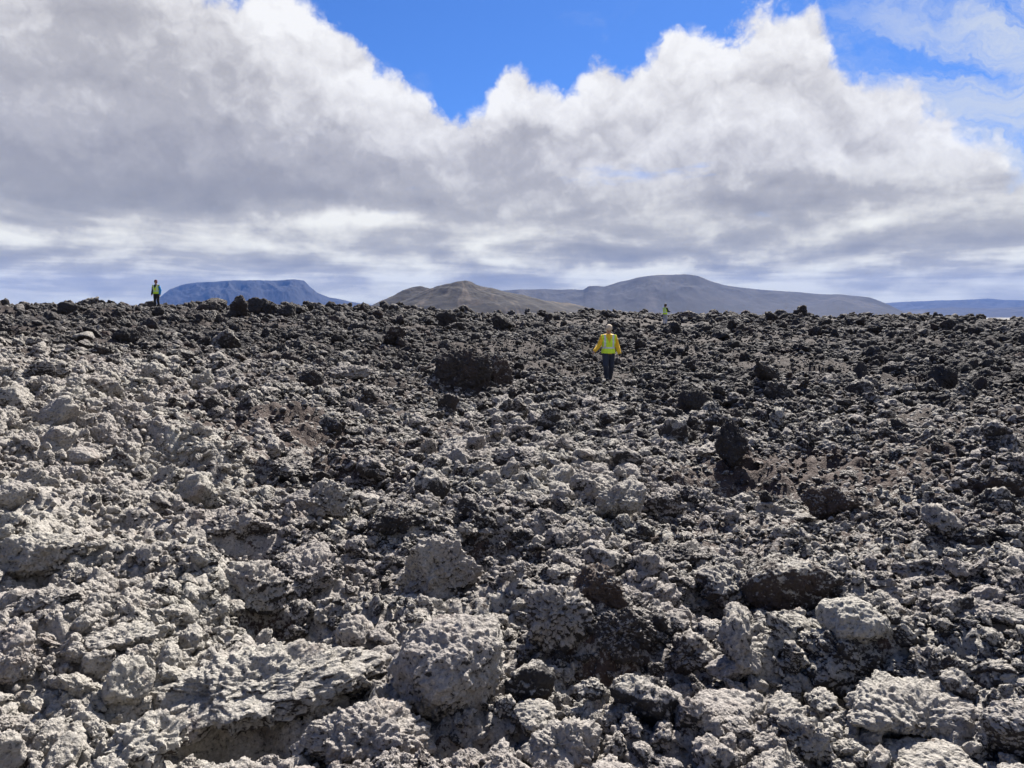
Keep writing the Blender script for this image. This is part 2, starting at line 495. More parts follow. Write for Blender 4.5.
def link(name, me, parent=None, **props):
    o = bpy.data.objects.new(name, me); C.objects.link(o)
    if parent: o.parent = parent
    for k, v in props.items(): o[k] = v
    return o


def grid_faces(nr, nc, wrap=False):
    a = np.arange(nr - 1)[:, None] * nc + np.arange(nc if wrap else nc - 1)[None, :]
    b = np.arange(nr - 1)[:, None] * nc + (np.arange(nc if wrap else nc - 1)[None, :] + 1) % nc
    return np.stack([a, b, b + nc, a + nc], -1).reshape(-1, 4)


# ------------------------------------------------------------------ ground: ONE sheet to the horizon
def build_ground():
    fine = np.linspace(R(-46), R(46), 1050)
    coarse = np.linspace(R(46), R(314), 120)[1:-1]
    th = np.concatenate([fine, coarse])
    r = [0.25]
    while r[-1] < 100:
        k = 1.05 if r[-1] < 1.6 else 1.0042
        r.append(r[-1] * k)
    while r[-1] < 400: r.append(r[-1] * 1.02)
    while r[-1] < 150000: r.append(r[-1] * 1.12)
    r = np.array(r)
    Rr, Th = np.meshgrid(r, th, indexing='ij')
    X = np.sin(Th) * Rr; Y = np.cos(Th) * Rr
    Z = ground_z(X.ravel(), Y.ravel()).reshape(X.shape)
    V = np.stack([X, Y, Z], -1).reshape(-1, 3)
    F = grid_faces(len(r), len(th), True)[:, ::-1]
    # the middle, a fan of quads collapsed into one small polygon cap
    me = mesh_from('ground', V, F, M_GROUND)
    link('ground', me, kind='structure')
build_ground()


# ------------------------------------------------------------------ rocks
def icosphere(n):
    import bmesh
    bm = bmesh.new(); bmesh.ops.create_icosphere(bm, subdivisions=n, radius=1.0)
    V = np.array([v.co[:] for v in bm.verts]); F = np.array([[v.index for v in f.verts] for f in bm.faces], np.int32)
    bm.free(); return V, F
ICO = {}


def rock_mesh(name, style, seed, sub, scale=(1, 1, 1), size=1.0):
    """style: clinker (knobbly aa lump), round, block, spire, slab. Unit half-size, flattened by scale.
    size in metres only sets how fine the surface relief is."""
    if sub not in ICO: ICO[sub] = icosphere(sub)
    D, F = ICO[sub]
    rs = np.random.RandomState(seed)
    # a facetted core: distance to a handful of random planes, softly joined
    nf = {'round': 22, 'clinker': 12, 'block': 9, 'spire': 8, 'slab': 10}[style]
    N = rs.normal(size=(nf, 3)); N /= np.linalg.norm(N, axis=1)[:, None]
    hmin = {'round': .90, 'clinker': .62, 'block': .60, 'spire': .6, 'slab': .66}[style]
    Hh = rs.uniform(hmin, 1.0, nf)
    dots = D @ N.T
    k = {'round': 7, 'clinker': 7, 'block': 22, 'spire': 14, 'slab': 18}[style]
    inv = np.clip(dots, 0, None) / Hh[None, :]
    inv = (np.sum(inv ** k, axis=1) + 0.72 ** k) ** (1.0 / k)
    r = 1.0 / inv
    P = D * r[:, None]
    o = rs.uniform(0, 50, 3)
    x, y, z = (P * np.array(scale) + o).T
    if style == 'clinker':
        # cauliflower lumps: domes round random centres at three scales, with clefts between them
        w1 = worley3(x * 1.7, y * 1.7, z * 1.7, seed); w2 = worley3(x * 3.9, y * 3.9, z * 3.9, seed + 3)
        w3 = worley3(x * 8.5, y * 8.5, z * 8.5, seed + 4)
        d = 0.40 * (0.55 - w1) + 0.21 * (0.5 - w2) + 0.15 * (0.5 - w3) + 0.16 * fbm3(x * 1.3, y * 1.3, z * 1.3, 2, seed)
        d = d + 0.05 * fbm3(x * 14, y * 14, z * 14, 3, seed + 8, .6)
    elif style == 'round':
        w2 = worley3(x * 6.5, y * 6.5, z * 6.5, seed)
        d = 0.10 * fbm3(x * 1.4, y * 1.4, z * 1.4, 3, seed) + 0.035 * (0.5 - w2) + 0.035 * fbm3(x * 9, y * 9, z * 9, 4, seed + 8)
        pit = worley3(x * 3.3, y * 3.3, z * 3.3, seed + 1)
        d = d - 0.07 * np.clip(0.30 - pit, 0, 1) / 0.30
    elif style == 'slab':
        rg = 1 - np.abs(fbm3(x * 2.0, y * 2.0, z * 2.0, 4, seed + 2, .6))
        w3 = worley3(x * 9.5, y * 9.5, z * 9.5, seed + 4); w4 = worley3(x * 21, y * 21, z * 21, seed + 6)
        d = 0.24 * (rg - 0.6) + 0.10 * (0.5 - w3) + 0.06 * (0.5 - w4) + 0.08 * fbm3(x * 6, y * 6, z * 6, 5, seed + 8, .65)
    else:
        w1 = worley3(x * 3.1, y * 3.1, z * 3.1, seed); w3 = worley3(x * 8.5, y * 8.5, z * 8.5, seed + 4)
        rg = 1 - np.abs(fbm3(x * 2.3, y * 2.3, z * 2.3, 3, seed + 2))
        d = 0.18 * (rg - 0.6) + 0.16 * (0.5 - w1) + 0.10 * (0.5 - w3) + 0.05 * fbm3(x * 13, y * 13, z * 13, 3, seed + 8)
    if style == 'spire':
        # leans, narrows and breaks into points towards the top
        zt = np.clip((P[:, 2] + 1) / 2, 0, 1)
        f = 1.15 - 0.62 * zt
        P[:, 0] *= f; P[:, 1] *= f
        P[:, 0] += rs.uniform(-.25, .25) * zt ** 2
    Pn = P / np.linalg.norm(P, axis=1)[:, None]
    sca = np.array(scale)
    P = P * sca + Pn * d[:, None] * (sca * .5 + sca.mean() * .5)
    # finest grain, at about 2 cm
    if sub >= 6:
        q = P * np.array(scale) * size
        g = fbm3(q[:, 0] * 38 + o[0], q[:, 1] * 38, q[:, 2] * 38, 3, seed + 30)
        P = P + Pn * (g * 0.008 / size)[:, None]
    return mesh_from(name, P, F, M_ROCK)


VARIANTS = []       # (mesh, style)
for i in range(18):
    st = ['clinker', 'clinker', 'block', 'clinker', 'slab', 'clinker'][i % 6]
    rs = random.Random(i)
    sc_ = {'clinker': (1, rs.uniform(.75, 1), rs.uniform(.62, .9)), 'block': (1, rs.uniform(.6, .9), rs.uniform(.5, .8)), 'slab': (1, rs.uniform(.6, .9), rs.uniform(.35, .5)), 'round': (1, rs.uniform(.8, 1), rs.uniform(.65, .85))}[st]
    VARIANTS.append((rock_mesh('rubble_stone', st, 100 + i, 5, sc_, .15), st))
LOWV = []
for i in range(8):
    st = ['clinker', 'block', 'clinker', 'round'][i % 4]
    rs = random.Random(50 + i)
    LOWV.append(rock_mesh('rubble_grain', st, 300 + i, 3, (1, rs.uniform(.7, 1), rs.uniform(.6, .9)), .1))

LANDMARKS = [
    # px, py of the foot, width px, height px, style, pale 0..1, brown 0..1, sub, name for others to refer to, label
    (450, 722, 106, 106, 'round', .80, .0, 7, 'boulder', 'the big rounded boulder', 'big rounded grey boulder with pale crusted right side above a dark hollow'),
    (787, 618, 96, 72, 'round', .48, .25, 7, 'boulder', 'the brown dome boulder', 'large smooth brown-grey dome-shaped boulder with dark shaded front, below the reddish gravel'),
    (852, 650, 66, 50, 'round', .80, .0, 6, 'boulder', 'the furry pale boulder', 'pale lichen-furred rounded boulder just below the brown dome boulder'),
    (850, 700, 96, 62, 'clinker', .45, .0, 7, 'lava_block', 'the black-faced twin block', 'black-faced lava mass with pale top, the one of two touching blocks under the furry boulder'),
    (932, 712, 80, 58, 'slab', .28, .0, 7, 'lava_block', 'the sloping black-faced block', 'sloping black-faced lava block that touches the larger twin block beside it'),
    (905, 752, 116, 52, 'clinker', .70, .0, 7, 'boulder', 'the long humped rock', 'long humped pale lava rock lying in front of the two black-faced blocks'),
    (808, 768, 46, 46, 'clinker', .72, .0, 6, 'boulder', 'the pale rough boulder', 'pale rough cube-like boulder at the bottom edge beside the long humped rock'),
    (928, 785, 84, 36, 'round', .80, .0, 6, 'boulder', 'the half-seen pale dome', 'pale rounded boulder cut by the bottom edge, in front of the long humped rock'),
    (599, 608, 48, 42, 'block', .40, .5, 6, 'lava_rock', 'the brown flat-faced rock', 'brown flat-faced rock standing alone amid grey clinker above the black hole'),
    (678, 572, 46, 34, 'block', .28, .0, 6, 'lava_rock', 'the dark squat block', 'dark squat block with one straight edge, above the brown flat-faced rock'),
    (733, 622, 54, 52, 'block', .28, .1, 6, 'lava_block', 'the dark wedge', 'dark wedge-shaped rock leaning against the brown dome boulder'),
    (622, 668, 74, 58, 'clinker', .55, .1, 7, 'lava_block', 'the overhanging clinker', 'knobbly overhanging clinker mass above the black hole in the foreground'),
    (688, 682, 70, 40, 'clinker', .5, .15, 6, 'lava_block', 'the clinker lip', 'lower brownish clinker lip closing the black hole on one side'),
    (560, 650, 62, 62, 'clinker', .48, .05, 6, 'lava_block', 'the dark knobbly heap', 'dark knobbly clinker heap behind the black hole, beside the brown flat-faced rock'),
    (533, 738, 46, 32, 'round', .85, .0, 6, 'boulder', 'the smooth cushion stone', 'smooth pale cushion-shaped stone near the bottom edge, between big boulder and clinker'),
    (560, 775, 62, 50, 'clinker', .75, .0, 6, 'boulder', 'the pale bottom lump', 'pale rough lump cut by the bottom edge under the smooth cushion-shaped stone'),
    (255, 728, 190, 66, 'slab', .78, .15, 7, 'flat_rock', 'the long pale slab', 'longest pale slab, sandy on top, with a black overhang beneath its front'),
    (365, 770, 106, 70, 'clinker', .85, .1, 7, 'lava_block', 'the sandy ridge', 'sandy brown ridge-like rock running down to the bottom edge from the long pale slab'),
    (247, 622, 54, 48, 'block', .50, .0, 6, 'boulder', 'the angular gully boulder', 'grey angular boulder with flat shaded side at the mouth of the dark gully'),
    (232, 545, 66, 34, 'slab', .72, .1, 6, 'flat_rock', 'the pale ledge', 'pale flat ledge jutting over the dark cavity of the gully'),
    (312, 608, 84, 50, 'clinker', .42, .0, 7, 'lava_block', 'the rounded clinker mass', 'broad clinker mass with pale cap just across the gully from the angular boulder'),
    (436, 600, 74, 56, 'block', .64, .0, 7, 'lava_block', 'the tilted jagged block', 'tilted jagged lava block leaning among clinker, above the big rounded boulder'),
    (40, 582, 76, 48, 'slab', .55, .0, 6, 'flat_rock', 'the ribbed ropy slab', 'ribbed ropy lava slab with curved ridges at the edge of the picture'),
    (330, 680, 30, 34, 'block', .68, .0, 5, 'lava_rock', 'the pale angular stone', 'small pale angular stone, lower of two beside the big rounded boulder'),
    (356, 662, 36, 38, 'block', .66, .0, 5, 'lava_rock', 'the upper angular stone', 'pale angular stone, upper of two in the gap between gully and big boulder'),
    (480, 648, 40, 34, 'block', .68, .0, 6, 'lava_rock', 'the pale flat-topped stone', 'pale flat-topped stone directly behind the crown of the big rounded boulder'),
    (14, 512, 36, 32, 'round', .75, .0, 6, 'boulder', 'the pale edge boulder', 'pale rounded boulder at the picture edge above the ribbed ropy slab'),
    (56, 446, 32, 22, 'block', .35, .0, 5, 'lava_rock', 'the dark grey brick', 'dark grey brick-like rock on the pale slope above the pale edge boulder'),
    (122, 466, 20, 28, 'spire', .25, .0, 5, 'lava_rock', 'the little standing slab', 'little dark upright slab standing alone in the pale gravel slope'),
    (82, 470, 38, 24, 'round', .70, .0, 5, 'lava_rock', 'the pale oval stone', 'pale oval stone on the slope below the dark grey brick-like rock'),
    (465, 392, 56, 46, 'block', .02, .1, 7, 'lava_outcrop', 'the black outcrop', 'big black outcrop like a broken tooth in the middle distance'),
    (492, 388, 34, 34, 'spire', .02, .2, 6, 'lava_outcrop', 'the outcrop shoulder', 'dark brown shoulder leaning on the big black outcrop'),
    (732, 471, 28, 44, 'spire', .0, .0, 6, 'lava_spire', 'the black pointed stone', 'black pointed stone standing upright in the middle distance, tallest of its slope'),
    (692, 420, 26, 30, 'block', .0, .0, 6, 'lava_spire', 'the black leaning wedge', 'black leaning wedge below the dark pale-topped plates, up-slope from the pointed stone'),
    (944, 394, 22, 30, 'block', .0, .0, 6, 'lava_spire', 'the black square stone', 'black square-topped upright stone in the hollow, largest dark stone of that slope'),
    (861, 388, 20, 30, 'spire', .02, .0, 5, 'lava_spire', 'the thin black spire', 'thin black spire with jagged tip between the pointed stone and square stone'),
    (893, 370, 16, 15, 'block', .02, .0, 5, 'lava_rock', 'the small black block', 'small black block behind and between the thin spire and square stone'),
    (241, 319, 14, 31, 'block', .0, .1, 6, 'lava_spire', 'the skyline finger', 'dark finger-like stone standing tallest on the skyline before the blue mountain'),
    (211, 314, 26, 18, 'round', .12, .1, 6, 'lava_rock', 'the skyline hump', 'rounded dark hump on the skyline between the watcher and the finger-like stone'),
    (257, 317, 19, 18, 'block', .0, .0, 5, 'lava_rock', 'the first skyline tooth', 'dark skyline tooth closest to the finger-like stone'),
    (271, 318, 18, 20, 'spire', .0, .0, 5, 'lava_rock', 'the middle skyline tooth', 'pointed middle tooth of the jagged skyline row before the blue mountain'),
    (286, 319, 16, 16, 'block', .0, .0, 5, 'lava_rock', 'the last skyline tooth', 'last and lowest tooth of the jagged skyline row, farthest from the finger stone'),
    (67, 315, 18, 15, 'round', .05, .0, 5, 'lava_rock', 'the skyline knob', 'dark rounded knob on the skyline far from anyone, under the cloud bank'),
    (97, 329, 22, 18, 'spire', .0, .0, 5, 'lava_rock', 'the double-pointed rock', 'black double-pointed rock below the skyline, just up from a pale boulder'),
    (128, 344, 20, 16, 'block', .0, .0, 5, 'lava_rock', 'the black lump', 'black lump below the lime-vested watcher on the ridge'),
    (84, 342, 20, 12, 'round', .85, .1, 5, 'lava_rock', 'the far pale boulder', 'pale beige boulder among black rocks near the top of the far slope'),
    (50, 382, 34, 22, 'block', .35, .0, 6, 'lava_block', 'the split grey block', 'grey block with dark split face on the crest of the pale mound'),
    (90, 398, 62, 30, 'slab', .78, .25, 6, 'flat_rock', 'the pale crest slab', 'broad pale slab sloping down from the split grey block'),
    (345, 380, 46, 15, 'slab', .88, .1, 6, 'flat_rock', 'the pale plates', 'pale beige flat plates lying bright in the dark middle distance'),
    (313, 386, 24, 18, 'clinker', .0, .0, 5, 'lava_rock', 'the black clump by the plates', 'black clump of clinker beside the bright pale plates'),
    (677, 397, 12, 8, 'slab', .95, .0, 5, 'flat_rock', 'the light tile', 'small light tile-like slab lying flat down-slope of the person in the yellow jacket'),
    (704, 384, 32, 16, 'slab', .25, .0, 6, 'flat_rock', 'the dark stepped plates', 'dark stepped plates with a pale edge across from the person in the yellow jacket'),
    (547, 359, 14, 10, 'block', .0, .0, 5, 'lava_rock', 'the black cube by the walker', 'small black cube-like rock up-slope between outcrop and yellow-jacketed person'),
    (722, 341, 17, 10, 'block', .0, .0, 5, 'lava_rock', 'the far black twin', 'upper of two small black rocks below the far person in pale trousers'),
    (728, 352, 17, 11, 'block', .0, .0, 5, 'lava_rock', 'the lower black twin', 'lower of two small black rocks below the far person in pale trousers'),
    (687, 320, 26, 9, 'slab', .75, .4, 5, 'flat_rock', 'the skyline plates', 'pale brown ragged plates on the skyline next to the far person'),
    (828, 524, 42, 36, 'slab', .40, .45, 6, 'lava_block', 'the brown leaning block', 'brown flat-sided block leaning over, with smaller pale stones around its foot'),
    (775, 520, 26, 22, 'slab', .72, .0, 5, 'lava_rock', 'the small tilted slab', 'small pale tilted slab beside the brown leaning block'),
    (800, 522, 24, 10, 'round', .90, .0, 5, 'lava_rock', 'the bright flat stone', 'bright flat oval stone between the small tilted slab and the leaning block'),
    (922, 586, 62, 26, 'slab', .50, .0, 6, 'flat_rock', 'the low dark-fronted rock', 'low long rock with straight dark front on the fine gravel slope'),
    (1000, 630, 40, 24, 'round', .35, .0, 6, 'boulder', 'the smooth grey loaf', 'smooth grey loaf-shaped boulder on the gravel, below the low dark-fronted rock'),
    (1016, 765, 56, 62, 'round', .50, .1, 7, 'boulder', 'the shaded corner boulder', 'tall rounded boulder with shaded front in the bottom corner'),
    (850, 482, 18, 14, 'round', .10, .0, 5, 'lava_rock', 'the round dark stone', 'round dark stone half sunk in the fine slope above the brown leaning block'),
    (688, 748, 32, 38, 'block', .62, .0, 6, 'lava_rock', 'the upright egg stone', 'upright egg-like grey stone between cushion-shaped stone and pale rough boulder'),
    (722, 722, 66, 32, 'round', .78, .0, 6, 'boulder', 'the pale low hump', 'pale low hump of lava directly below the black hole'),
    (122, 660, 52, 32, 'block', .66, .0, 6, 'boulder', 'the pale oblong rock', 'pale oblong rock with a black gap beneath, near the long slab'),
    (151, 688, 16, 28, 'spire', .70, .0, 5, 'lava_rock', 'the pale stub', 'pale upright stub of rock at the end of the long pale slab'),
    (103, 678, 24, 28, 'block', .78, .0, 5, 'lava_rock', 'the pale squarish stone', 'pale squarish stone below the pale oblong rock'),
    (22, 686, 30, 36, 'clinker', .50, .0, 6, 'lava_rock', 'the grey rough stone', 'grey rough pitted stone beneath the ribbed ropy slab by the picture edge'),
    (145, 785, 90, 58, 'clinker', .60, .25, 6, 'lava_block', 'the rough bottom block', 'rough brownish block at the bottom edge below the long pale slab'),
    (48, 612, 48, 24, 'slab', .15, .0, 6, 'flat_rock', 'the dark roof slab', 'dark roof-like slab over a small black hollow, just under the ribbed slab'),
    (618, 524, 54, 42, 'clinker', .78, .0, 6, 'boulder', 'the pale knobbly boulder', 'pale knobbly boulder, broader of two in the centre above the dark squat block'),
    (664, 522, 34, 36, 'block', .74, .1, 6, 'boulder', 'the pale twin boulder', 'pale square-shouldered boulder, narrower of two above the dark squat block'),
    (627, 484, 28, 22, 'round', .85, .0, 5, 'boulder', 'the middle pale boulder', 'pale rounded boulder above the two pale central ones, upper of a pair'),
    (600, 480, 24, 20, 'round', .80, .0, 5, 'boulder', 'the pale partner boulder', 'pale rounded boulder touching a slightly larger one above the two central ones'),
    (320, 520, 60, 42, 'clinker', .42, .05, 7, 'lava_block', 'the dark gully wall', 'dark knobbly clinker wall rising beyond the pale ledge of the gully'),
    (290, 485, 44, 30, 'clinker', .42, .0, 6, 'lava_block', 'the upper gully wall', 'dark clinker hummock at the top end of the gully'),
    (400, 540, 50, 36, 'clinker', .45, .0, 6, 'lava_block', 'the mottled hummock', 'mottled grey clinker hummock between gully and tilted jagged block'),
    (520, 470, 40, 26, 'clinker', .70, .0, 6, 'boulder', 'the pale hummock', 'pale knobbly hummock in the centre beneath the big black outcrop'),
    (990, 500, 46, 26, 'slab', .40, .2, 6, 'lava_block', 'the brownish edge block', 'brownish low block near the picture edge above the low dark-fronted rock'),
    (975, 548, 34, 22, 'clinker', .35, .0, 5, 'lava_rock', 'the dark edge clinker', 'dark clinker lump between the brownish edge block and the low rock'),
]

placed = []          # x, y, radius of everything set down by hand
for (px, py, dep_) in ((608, 384, 22.0), (665, 328.5, 59.0), (157, 309.5, 46.0)):
    pass
for (x, y, z) in PEOPLE_AT: placed.append((x, y, 0.30))
landmark_pts = []    # for naming the stones between them
LM_INFO = []
for i, (px, py, w, h, style, pale, brown, sub, nm, ref, label) in enumerate(LANDMARKS):
    x, y, z = place(px, min(py, 766))
    if py > 766: # foot hidden below the frame: nearer than the frame's edge
        x, y, z = place(px, py, tmin=1.0)
    dep = math.hypot(math.hypot(x, y), EYE - z) * math.cos(math.atan2(px - CX, FPX))
    hw = 0.5 * w / FPX * dep; hh = 0.5 * h / FPX * dep
    dirn = np.array([x, y]) / math.hypot(x, y)
    depth = {'slab': .55, 'spire': .8, 'block': .8, 'round': .95, 'clinker': .85}[style] * hw
    depth = max(depth, hh * .7)
    # seen from above at an angle: part of the apparent height is the top's depth
    ang = math.atan2(EYE - z, math.hypot(x, y))
    hz = max(0.5 * hh, (hh - depth * math.sin(max(ang, 0)) * 0.45) / max(.4, math.cos(ang)))
    hw *= 1.04
    s = max(hw, depth, hz)
    cx, cy = x + dirn[0] * depth * .8, y + dirn[1] * depth * .8
    cz = float(macro(cx, cy)) + hz * .72
    cz = min(cz, z + hz * 0.95)
    me = rock_mesh(nm, style, 1000 + i * 7, sub, (hw / s, depth / s, hz / s), s * .9)
    o = link(nm, me, label=label, category={'boulder': 'boulder', 'lava_rock': 'rock', 'lava_block': 'rock', 'flat_rock': 'rock slab', 'lava_outcrop': 'rock outcrop', 'lava_spire': 'rock spire'}[nm],
             group='larger lava rocks standing out of the rubble')
    o.location = (cx, cy, cz); o.scale = (s, s, s)
    yaw = math.atan2(-dirn[0], dirn[1])
    rr = random.Random(i)
    tilt = {'slab': .16, 'block': .12, 'spire': .10}.get(style, .1)
    o.rotation_euler = (rr.uniform(-tilt, tilt), rr.uniform(-tilt, tilt), yaw + rr.uniform(-.12, .12))
    o.color = (pale, brown, 0, 1)
    placed.append((cx, cy, max(hw, depth) * .82))
    landmark_pts.append((px, py - h / 2, ref))
    LM_INFO.append((cx, cy, cz, s))


# ------------------------------------------------------------------ rubble: stones by the ten thousand
def gravel_mask(x, y):
    """1 where the ground is fine scoria gravel"""
    g = np.zeros_like(x)
    for (px, py, rx, ry) in ((890, 630, 1.0, .8), (800, 470, 1.4, 1.6), (930, 470, 1.6, 1.2), (290, 380, 3, 2.5), (90, 640, .35, .2), (120, 520, .9, .7), (790, 405, 2.0, 2.0)):
        a, b, _ = place(px, py)
        g = np.maximum(g, np.exp(-(((x - a) / rx) ** 2 + ((y - b) / ry) ** 2)))
    return g


rng = np.random.RandomState(7)
S_X, S_Y, S_S = [], [], []
A_MAX = R(50)


def scatter(r0, r1, per_m2, smin, smax, power=2.2, gravel_keep=1.0):
    area = A_MAX * (r1 * r1 - r0 * r0)
    n = int(area * per_m2)
    r = np.sqrt(rng.uniform(r0 * r0, r1 * r1, n)); a = rng.uniform(-A_MAX, A_MAX, n)
    x, y = np.sin(a) * r, np.cos(a) * r
    u = rng.uniform(0, 1, n)
    s = smin * (1 - u * (1 - (smin / smax) ** power)) ** (-1 / power)
    gm = gravel_mask(x, y)
    keep = rng.uniform(0, 1, n) > gm * (1 - gravel_keep)
    # heaps and lanes: bigger and more stones in some places than in others
    dens = fbm2(x * 0.35 + 9, y * 0.35, 3, 91)
    keep &= rng.uniform(0, 1, n) < np.clip(0.75 + dens * 0.7, 0.25, 1)
    S_X.append(x[keep]); S_Y.append(y[keep]); S_S.append(s[keep] * (1 + 0.35 * np.clip(dens[keep], -1, 1)))


scatter(1.5, 8, 210, .025, .075, 2.0, .5)
scatter(1.6, 16, 75, .035, .085, 2.0, .5)
scatter(4, 16, 150, .02, .05, 2.2, 1.0)
scatter(1.8, 9, 7, .08, .14, 2.4, .1)
scatter(1.3, 7.5, 900, .010, .035, 1.8, 1.0)        # grit
scatter(1.3, 14, 210, .025, .07, 2.0, .55)
scatter(1.6, 24, 34, .055, .13, 2.5, .3)
scatter(6.5, 45, 3.6, .12, .24, 2.6, .10)
scatter(16, 60, .25, .24, .5, 2.3, .1)
scatter(7, 30, 60, .035, .08, 2.2, .7)
scatter(14, 40, 60, .04, .09, 2.4, 1.0)
scatter(24, 60, 22, .07, .15, 2.4, .5)
scatter(45, 105, 5.0, .12, .32, 2.3, .6)
scatter(45, 105, 0.5, .25, .6, 2.3, .6)
SX, SY, SS = np.concatenate(S_X), np.concatenate(S_Y), np.concatenate(S_S)
ok = np.ones(len(SX), bool)
big = SS > 0.05
for (x, y, r) in placed:
    d = np.hypot(SX - x, SY - y)
    ok &= ~(d < r * .9 + SS * .4)
for (x, y, z) in PEOPLE_AT:       # nothing stands in front of the people's legs
    lx, ly = SX - x, SY - y
    ok &= ~((np.hypot(lx, ly) < 0.9 + 2.0 * SS) & (SS > 0.13))
    ok &= ~((np.hypot(lx, ly) < 5) & (SS > .2))
    if y > 40: ok &= ~((np.hypot(lx, ly) < 9) & (SS > .17)) & ~((np.hypot(lx, ly) < 2.5) & (SS > .10))
    f = math.hypot(x, y); along = -(lx * x + ly * y) / f; side = np.abs(lx * y - ly * x) / f
    ok &= ~((along > -.2) & (along < 5) & (side < .5) & (SS > .10))
for (cx, cy, cz, s) in LM_INFO:   # nor right before a named rock
    f = np.hypot(cx, cy); ux, uy = cx / f, cy / f
    along = (cx - SX) * ux + (cy - SY) * uy; side = np.abs((SX - cx) * uy - (SY - cy) * ux)
    ok &= ~((along > 0) & (along < s * 2.6) & (side < s) & (SS > s * .38))
ok &= ~((np.hypot(SX, SY) < 2.2) & (SS > .06))
SX, SY, SS = SX[ok], SY[ok], SS[ok]
SZ = ground_z(SX, SY) * .6 + macro(SX, SY) * .4 + SS * rng.uniform(.0, .85, len(SX)) + .01
print('stones', len(SX))

# the 220 that show largest become rocks of their own
angsize = SS / np.hypot(SX, SY)
cosp, sinp = math.cos(PITCH), math.sin(PITCH)
zc = SY * cosp - (SZ - EYE) * sinp
yc = SY * sinp + (SZ - EYE) * cosp
PXs = CX + SX / zc * FPX; PYs = CY - yc / zc * FPX
vis = (PXs > 5) & (PXs < 1019) & (PYs < 763) & (PYs > 300)
order = np.argsort(-angsize * vis)
N_OWN = 215
own = order[:N_OWN]
used_labels = set()
hashv = rng.randint(0, 18, len(SX))
SC3 = rng.uniform(.8, 1.2, (len(SX), 3)); ROT = rng.uniform(0, 2 * math.pi, (len(SX), 3)); ROT[:, :2] = (ROT[:, :2] - math.pi) * .30
for k in own[np.argsort(PYs[own])]:
    me, st = VARIANTS[hashv[k]]
    s = float(SS[k])
    px, py = PXs[k], PYs[k]
    pale = float(rng.uniform(.25, .8))
    look = {'clinker': 'knobbly', 'block': 'angular', 'round': 'rounded', 'slab': 'flattish'}[st]
    tone = 'dark' if pale < .42 else ('grey' if pale < .62 else 'pale')
    near = sorted(landmark_pts, key=lambda q: math.hypot(q[0] - px, q[1] - py))
    lab = None
    for q in near[:9]:
        dx, dy = px - q[0], py - q[1]
        if abs(dx) > abs(dy) * 2: rel = 'right of' if dx > 0 else 'left of'
        elif abs(dy) > abs(dx) * 2: rel = 'below' if dy > 0 else 'above'
        else: rel = ('below' if dy > 0 else 'above') + (' and right of' if dx > 0 else ' and left of')
        for size_w in ('',):
            t = f'{tone} {look} lava rock {rel} {q[2]}'
            if t not in used_labels and len(t.split()) <= 16: lab = t; break
        if lab: break
    if not lab: continue
    used_labels.add(lab)
    o = link('lava_rock', me, label=lab, category='rock', group='middle-sized lava rocks lying in the near rubble')
    o.location = (SX[k], SY[k], SZ[k]); o.scale = tuple(s * SC3[k]); o.rotation_euler = tuple(ROT[k]); o.color = (pale, 0, 0, 1)
rest = np.ones(len(SX), bool); rest[own] = False


